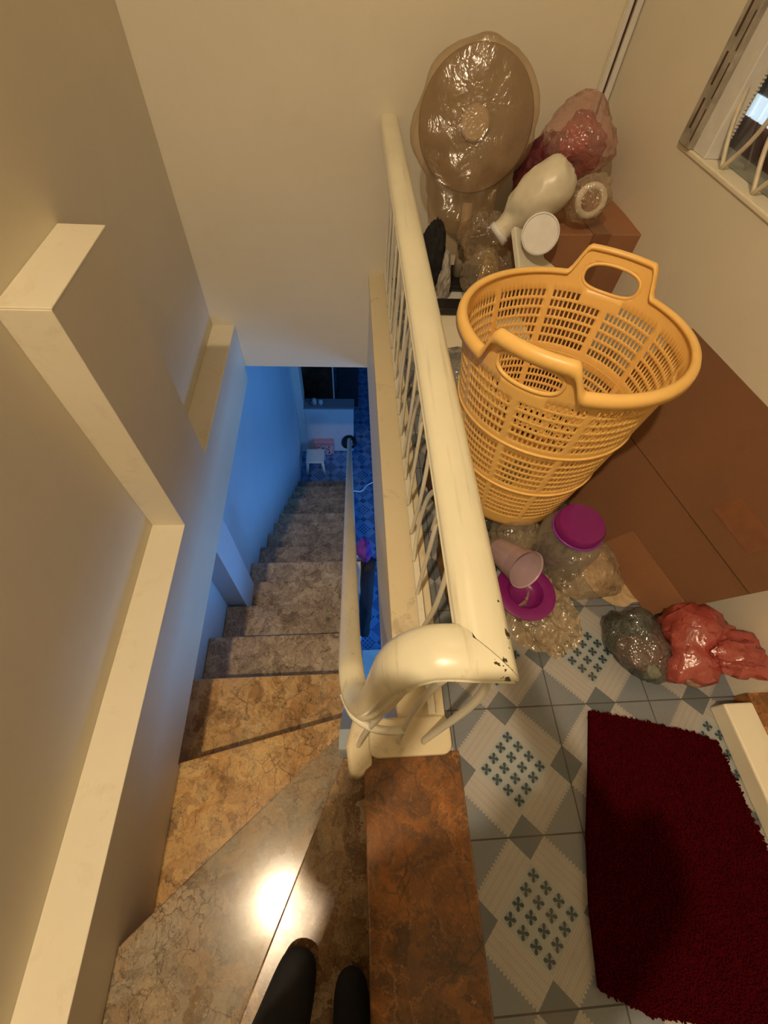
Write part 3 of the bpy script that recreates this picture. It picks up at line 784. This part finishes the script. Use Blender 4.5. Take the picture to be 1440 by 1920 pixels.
# black items beside the rail
o = crumple('cloth_bundle', (.315, 1.66, .30), (.045, .07, .13), M_black, 31, .25, 4); tag(o, 'black cloth bundle squeezed between the railing and the fan', 'cloth')
o = crumple('cloth_bundle', (.36, 1.62, .24), (.025, .045, .09), plain('grey_cloth', (.42, .38, .33), .8), 33, .35, 4); tag(o, 'pale grey rag stuffed beside the black cloth bundle', 'cloth')
o = bevel(box('black_case', (.33, 1.47, .19), (.62, 1.545, .215), M_blackp), .006, 3); o.rotation_euler = (0, 0, 0); tag(o, 'flat black plastic case in front of the fan foot', 'case')
bb = thing('lower_box', 'pale box on the floor behind the yellow basket, under the black case', 'storage box', (.47, 1.37, 0))
bevel(box('body', (-.16, -.10, 0), (.18, .17, .17), M_bar, bb), .006, 2); bevel(box('lid', (-.165, -.105, .17), (.185, .175, .188), M_cap, bb), .005, 2)
# dark filler stuff under and behind the basket
o = crumple('plastic_bag', (.36, 1.08, .14), (.12, .16, .14), film('grey_bag_film', (.35, .35, .33), .5), 41, .3, 5, flatten=.004); tag(o, 'grey translucent bag on the floor between the railing and the basket', 'plastic bag')
o = crumple('cloth_bundle', (.30, .80, .09), (.07, .14, .085), plain('dark_brown_cloth', (.06, .03, .015), .8, .3, 20), 43, .3, 5, flatten=.003); tag(o, 'dark brown crumpled bag beside the curb left of the basket', 'cloth')
o = crumple('plastic_bag', (.50, .78, .045), (.17, .16, .05), F_dark, 45, .25, 5, flatten=.003); tag(o, 'dark see-through bag squashed under the yellow basket', 'plastic bag')
o = crumple('cloth_bundle', (.66, 1.15, .10), (.12, .17, .12), plain('purple_brown_cloth', (.10, .03, .04), .8, .3, 20), 47, .3, 4, flatten=.003); tag(o, 'purplish brown bundle on the floor behind the basket', 'cloth')

o = crumple('paper_bag', (.275, .50, .05), (.035, .16, .05), plain('amber_brown_paper', (.14, .065, .02), .6, .3, 30), 44, .3, 5, flatten=.003); tag(o, 'dark amber crumpled paper bag beside the curb near the rail corner', 'bag')
# ---- jar with magenta lid
jr = thing('storage_jar', 'clear wide plastic jar with a magenta screw lid below the basket', 'jar', (.590, .555, .006))
MB().lathe([(0, .0), (.075, .0), (.082, .01), (.083, .12), (.078, .14), (.060, .155), (.060, .166)], 48).build('jar_body', F_glass, jr, True)
smooth_by_angle(MB().lathe([(.060, .160), (.062, .163), (.062, .188), (.058, .194), (.046, .195), (0, .193)], 48).build('lid', M_mag, jr), 35)
MB().tube([(.0635*math.cos(2*PI*i/48), .0635*math.sin(2*PI*i/48), .164) for i in range(48)], .003, 6, closed=True).build('lid_rim', M_purple, next(c for c in jr.children if c.name.startswith('lid')), True)
o = crumple('food_lump', (.590, .555, .055), (.055, .055, .045), plain('brown_grains', (.12, .07, .04), .7, .3, 80), 51, .3, 4); tag(o, 'brown dried food inside the magenta lidded jar', 'food')
o = crumple('plastic_bag', (.655, .505, .045), (.095, .085, .05), F_clear, 53, .35, 5, flatten=.003); tag(o, 'clear empty bag on the tiles beside the magenta lidded jar', 'plastic bag')
# ---- magenta basin with cup in a bag
ms = thing('magenta_bowl', 'shallow magenta plastic bowl with a wide rim on the tiles by the rail end', 'bowl', (.462, .435, .02))
smooth_by_angle(MB().lathe([(0, .004), (.030, .004), (.040, .012), (.048, .030), (.070, .034), (.080, .030), (.080, .026), (.070, .029), (.050, .024), (.044, .006), (.030, 0), (0, 0)], 56).build('bowl_shell', M_mag, ms), 50)
o = oriented([(0, -.060), (.033, -.060), (.036, -.050), (.050, .055), (.053, .058), (.051, .055), (.034, -.049), (0, -.055)], (.425, .505, .10), (.30, -.75, .50), F_cup, 'plastic_cup', 40); tag(o, 'cloudy pinkish plastic cup tipped into the magenta bowl', 'cup')
o = sheet('plastic_bag', .50, .385, .095, .115, film('beige_bag_film', (.60, .46, .28), .38, .15), 61, .035, .004, .3); tag(o, 'crumpled beige see-through bag spread under the magenta bowl', 'plastic bag')
o = crumple('plastic_bag', (.47, .60, .06), (.07, .06, .055), F_clear, 63, .3, 5, flatten=.003); tag(o, 'clear bag bunched behind the cloudy cup, below the basket', 'plastic bag')
o = sheet('paper_sheet', .735, .50, .07, .10, plain('beige_paper', (.50, .36, .20), .7), 66, .008, .003, .4); tag(o, 'beige crumpled paper on the tiles at the foot of the leaning cardboard', 'paper')
# ---- red bag and dark bag
o = crumple('plastic_bag', (.845, .265, .075), (.098, .085, .078), F_red, 71, .42, 6, .5, flatten=.004, freq=1.7); tag(o, 'crumpled red plastic bag on the tiles by the doorway kerb', 'plastic bag')
crumple('bag_tail', (.895, .232, .125), (.075, .045, .035), F_red, 73, .6, 5, -.25, freq=2.6, parent=o)
o = crumple('cloth_bundle', (.835, .25, .05), (.062, .06, .045), plain('pale_rag', (.50, .33, .22), .8, .3, 25), 75, .3, 4, flatten=.006); tag(o, 'pale rag inside the crumpled red bag', 'cloth')
o = crumple('plastic_bag', (.715, .285, .055), (.070, .085, .058), F_dark, 77, .3, 6, .4, flatten=.004); tag(o, 'dark glassy bag left of the red bag, half clear', 'plastic bag')
o = crumple('cloth_bundle', (.712, .265, .04), (.045, .045, .035), plain('dusty_rose_cloth', (.40, .18, .15), .8, .3, 25), 79, .3, 4, flatten=.006); tag(o, 'dusty rose cloth inside the dark glassy bag', 'cloth')
o = bevel(box('white_card', (.712, .205, .03), (.745, .240, .055), plain('pale_card', (.62, .62, .45), .6)), .002); o.rotation_euler = (0, 0, 0); tag(o, 'small pale card showing in the bottom of the dark glassy bag', 'card')

# ---- red shag rug
def rug():
    R_ = thing('shag_rug', 'dark red shaggy rug lying on the patterned tiles', 'rug', (.65, -.12, 0))
    poly = [(.562,.144),(.68,.116),(.797,.085),(.845,.065),(.850,-.02),(.852,-.10),(.858,-.25),(.862,-.42),(.72,-.385),(.60,-.362),(.51,-.345),(.432,-.308),(.45,-.2),(.480,-.09),(.52,.02)]
    local(R_, MB().prism(poly[::-1], .001, .012).build('backing', M_rug))
    def inside(x, y):
        c = False; n = len(poly)
        for i in range(n):
            x1, y1 = poly[i]; x2, y2 = poly[i-1]
            if (y1 > y) != (y2 > y) and x < (x2-x1)*(y-y1)/(y2-y1)+x1: c = not c
        return c
    v = []; f = []
    for k in range(42000):
        x, y = random.uniform(.42, .87), random.uniform(-.43, .15)
        if not inside(x, y): continue
        h = random.uniform(.003, .008); a = random.uniform(0, 2*PI); dx, dy = math.cos(a), math.sin(a); w_ = .0030; l = random.uniform(0, .006)
        n = len(v); b = random.uniform(0, 2*PI)
        for j in range(3):
            v.append((x+w_*math.cos(b+2.1*j), y+w_*math.sin(b+2.1*j), .009))
        for j in range(3):
            v.append((x+dx*l+w_*.7*math.cos(b+2.1*j), y+dy*l+w_*.7*math.sin(b+2.1*j), .009+h))
        f += [(n,n+1,n+4,n+3),(n+1,n+2,n+5,n+4),(n+2,n,n+3,n+5),(n+3,n+4,n+5)]
    o = local(R_, mesh('pile', v, f, M_rug)); o['kind'] = 'stuff'
rug()

# ------------------------------------------------------------------ the lower floor
struct(box('wall_lower_far', (XW-.1, 8.1, ZL), (3.0, 8.2, -.42), M_wallblue))
struct(box('wall_lower_right', (2.9, -3.2, ZL), (3.0, 8.2, -.52), M_wallblue))
struct(box('wall_lower_back', (XW-.1, -3.2, ZL), (3.0, -3.1, -.52), M_wallblue))
struct(bevel(box('trim_10', (XW, 4.30, ZL), (XW+.10, 4.56, -.52), M_white), .006))
pw = thing('low_cabinet', 'low white cabinet with a grey top at the foot of the stairs', 'cabinet', (-.28, 4.8, ZL))
M_cab = plain('white_cabinet', (.72, .74, .78), .4, .04)
bevel(box('body', (-.32, -.49, 0), (.335, -.33, .83), M_cab, pw), .006); bevel(box('cabinet_top', (-.325, -.50, .83), (.345, -.32, .855), plain('grey_top', (.25, .27, .30), .4), pw), .004)
wr = thing('wardrobe', 'dark brown wooden wardrobe standing behind the low white cabinet', 'wardrobe', (-.3, 5.4, ZL))
M_wood = plain('dark_brown_wood', (.10, .045, .02), .45, .35, 8)
bevel(box('body', (-.38, -.2, 0), (.06, .35, 2.2), M_wood, wr), .004)
box('door', (-.375, -.212, .05), (-.165, -.2, 2.15), M_wood, wr); box('door', (-.16, -.212, .05), (.05, -.2, 2.15), M_wood, wr)
box('edge_trim', (.055, -.222, 0), (.075, -.19, 2.2), M_white, wr)
db = thing('shade_toned_cupboard', 'cupboard coloured blackish for the shade beside the brown wardrobe on the lower floor', 'cupboard', (.02, 5.45, ZL))
bevel(box('body', (-.2, -.2, 0), (.12, .3, 1.9), plain('shade_toned_board', (.02, .025, .035), .4), db), .004); box('door', (-.18, -.212, .03), (.11, -.2, 1.85), plain('shade_toned_door', (.025, .03, .04), .4), db)  # near-black colour stands for the shade on this panel
for i, (x, hh, cc, lb) in enumerate([(-.46, .09, (.5,.5,.52), 'small pale jar on the left of the low cabinet top'), (-.38, .07, (.55,.55,.6), 'small white jar just right of the pale one on the low cabinet top'), (-.50, .05, (.15,.1,.1), 'small dark pot at the left end of the low cabinet top')]):
    o = MB().lathe([(.028, 0), (.032, .01), (.030, hh*.8), (.018, hh*.9), (.018, hh), (0, hh)], 16, (x, 4.38, ZL+.855)).build('small_jar', plain('jar_glaze', cc, .3), None, True); tag(o, lb, 'jar')
sl = thing('plastic_stool', 'low square off-white plastic stool at the foot of the stairs', 'stool', (-.48, 3.97, ZL))
bevel(box('seat', (-.125, -.125, .26), (.125, .125, .29), M_white, sl), .02, 4)
for sx in (-1, 1):
    for sy in (-1, 1): MB().tube([(sx*.125, sy*.125, 0), (sx*.10, sy*.10, .265)], [.018, .022], 10).build('leg', M_white, sl, True)
pk = thing('pink_box', 'pink box with a patterned front against the low white cabinet', 'box', (-.36, 4.27, ZL))
t = NT('pink_patterned_card'); vv = t.voro(t.pos(), 26)['Distance']; t.set(t.mix(t.math('LESS_THAN', vv, .38), (.72, .48, .5), (.14, .07, .12)), .5); M_pk = t.m
bevel(box('body', (-.15, -.04, 0), (.13, .05, .27), plain('pink_card', (.70, .33, .36), .5), pk), .01, 3); box('printed_front', (-.10, -.045, .02), (.115, -.04, .20), M_pk, pk)
hat = thing('hat', 'rounded black cap hung on the foot of the stair rail', 'hat', (-.01, 3.74, ZL+.80))
MB().lathe([(.085, -.02), (.10, -.01), (.095, .03), (.07, .065), (.03, .082), (0, .085)], 28).build('crown', M_blackp, hat, True); MB().lathe([(0, .0), (.022, .0), (.020, .008), (0, .010)], 16, (.02, -.045, .068)).build('badge', M_white, hat, True)
cr = thing('storage_crate', 'white plastic crate on the lower floor below the trousers', 'crate', (.17, .95, ZL))
bevel(box('body', (-.06, -.42, 0), (.30, .36, .16), M_white, cr), .01, 3); bevel(box('lid', (-.07, -.43, .16), (.31, .37, .185), M_white, cr), .006, 2)
# cable across the void
o = MB().tube(spline([(-.02, 2.60, -2.50), (.03, 2.645, -2.50), (.12, 2.67, -2.53), (.24, 2.76, -2.50), (.8, 2.9, -2.45), (2.9, 3.0, -2.4)], 6), .006, 6).build('white_cable', plain('white_cable_jacket', (.85, .88, .9), .4), None, True); tag(o, 'thin white cable hanging across the gap beside the stairs', 'cable')
# clothes rail with hanging laundry in the lower room, seen through the gap
rk = thing('clothes_rail', 'metal clothes rail in the lower room under the slab edge', 'clothes rail', (.40, 1.15, ZL))
M_met = plain('brushed_metal', (.5, .5, .52), .3, .05, metal=1)
MB().tube([(-.42, 0, 2.62), (.6, 0, 2.62)], .011, 10).build('bar', M_met, rk, True)
MB().tube([(.6, 0, 0), (.6, 0, 2.63)], .012, 10).build('upright', M_met, rk, True); MB().tube([(-.02, 0, 0), (-.02, 0, 2.63)], .012, 10).build('upright', M_met, rk, True)
def hang(name, x0, x1, ytop, z0, z1, mat, label, cat, th=.045, seed=0):
    v = []; n = 26; k = 20; f = []
    for i in range(n+1):
        s = i/n
        for j in range(k):
            q = 2*PI*j/k; w_ = (x1-x0)/2*(1+.14*noise.noise(Vector((seed, s*5, 0)))) ; cx = (x0+x1)/2+.012*noise.noise(Vector((s*4, seed, 5)))
            v.append((cx+w_*math.cos(q), ytop+th*math.sin(q)*(1+.3*noise.noise(Vector((q, s*6, seed)))), z0+(z1-z0)*s))
    for i in range(n):
        for j in range(k): f.append((i*k+j, i*k+(j+1)%k, (i+1)*k+(j+1)%k, (i+1)*k+j))
    f.append(tuple(range(k))); f.append(tuple(range(n*k, n*k+k)))
    o = mesh(name, v, f, mat, None, True); tag(o, label, cat); return o
hang('trousers', .052, .140, 1.12, -1.12, -2.35, plain('charcoal_cloth', (.022, .022, .028), .85, .2, 40), 'charcoal trousers hanging in the gap beside the stairs', 'trousers', seed=1)
o = crumple('purple_cloth', (.075, 1.20, -1.11), (.045, .075, .05), plain('purple_fabric', (.28, .07, .55), .8, .3, 25), 83, .3, 4); tag(o, 'purple cloth draped over the rail above the trousers', 'cloth')
hang('white_shirt', .030, .075, 1.17, -1.15, -2.7, plain('white_fabric', (.75, .8, .85), .8), 'white shirt hanging behind the charcoal trousers', 'shirt', seed=4)

# ------------------------------------------------------------------ ceiling lamp (above and behind the viewer)
lp = thing('ceiling_lamp', 'round white ceiling lamp above the winding steps', 'lamp', (-.57, -.66, 3.0))
MB().lathe([(0, 0), (.12, 0), (.12, -.03), (.05, -.05), (.05, -.10), (.02, -.11)][::-1], 32).build('fitting', M_white, lp, True)

# ------------------------------------------------------------------ the person holding the camera
def person():
    P = thing('person', 'person in black trousers and black socks standing on the top winder step', 'person', (-.10, -.36, -RS))
    zf = -RS
    def skin(name, pts, edges, rad, mat, root=0, sub=2):
        me = bpy.data.meshes.new(name); me.from_pydata(pts, edges, []); o = link(bpy.data.objects.new(name, me)); me.materials.append(mat)
        m = o.modifiers.new('skin', 'SKIN'); m.use_smooth_shade = True
        sv = me.skin_vertices[0].data
        for i, r in enumerate(rad): sv[i].radius = r if isinstance(r, tuple) else (r, r); sv[i].use_root = (i == root)
        s = o.modifiers.new('sub', 'SUBSURF'); s.levels = sub; s.render_levels = sub
        local(P, o); return o
    L = (-.150, -.36); Rr = (-.012, -.385)
    pts = [(-.09, -.44, .60), (-.17, -.43, .54), (-.185, -.43, .16), (-.165, -.41, zf+.13), (-.155, -.385, zf+.06), (-.125, -.300, zf+.036), (-.112, -.252, zf+.028),
           (-.01, -.43, .54), (-.01, -.43, .16), (-.006, -.42, zf+.13), (-.008, -.40, zf+.06), (-.012, -.335, zf+.036), (-.014, -.288, zf+.026),
           (-.07, -.40, .80), (-.05, -.36, 1.04), (-.05, -.36, 1.14), (-.05, -.33, 1.27), (-.23, -.36, 1.07), (-.27, -.30, .82), (-.11, -.12, 1.03),
           (.13, -.36, 1.07), (.17, -.30, .88), (.03, -.12, 1.03)]
    ed = [(0,1),(1,2),(2,3),(3,4),(4,5),(5,6),(0,7),(7,8),(8,9),(9,10),(10,11),(11,12),(0,13),(13,14),(14,15),(15,16),(14,17),(17,18),(18,19),(14,20),(20,21),(21,22)]
    rad = [(.15,.11),.09,.078,.072,.062,.050,.032,.09,.07,.056,.044,.042,.026,(.17,.11),(.16,.10),.055,.09,.06,.045,.025,.06,.045,.025]
    for hx, base, sgn in ((-.11, 19, 1), (.03, 22, -1)):     # five fingers on each hand
        for k in range(5):
            n = len(pts); a = -.02+.010*k
            L_ = .030 if k < 4 else .022
            pts += [(hx+a*1.2, -.095, 1.035), (hx+a*1.2+sgn*.012, -.095+L_, 1.040+.004*k), (hx+a*1.2+sgn*.022, -.09+L_*1.2, 1.055)]
            ed += [(base, n), (n, n+1), (n+1, n+2)]; rad += [.009, .008, .007]
    skin('body', pts, ed, rad, M_black)
person()
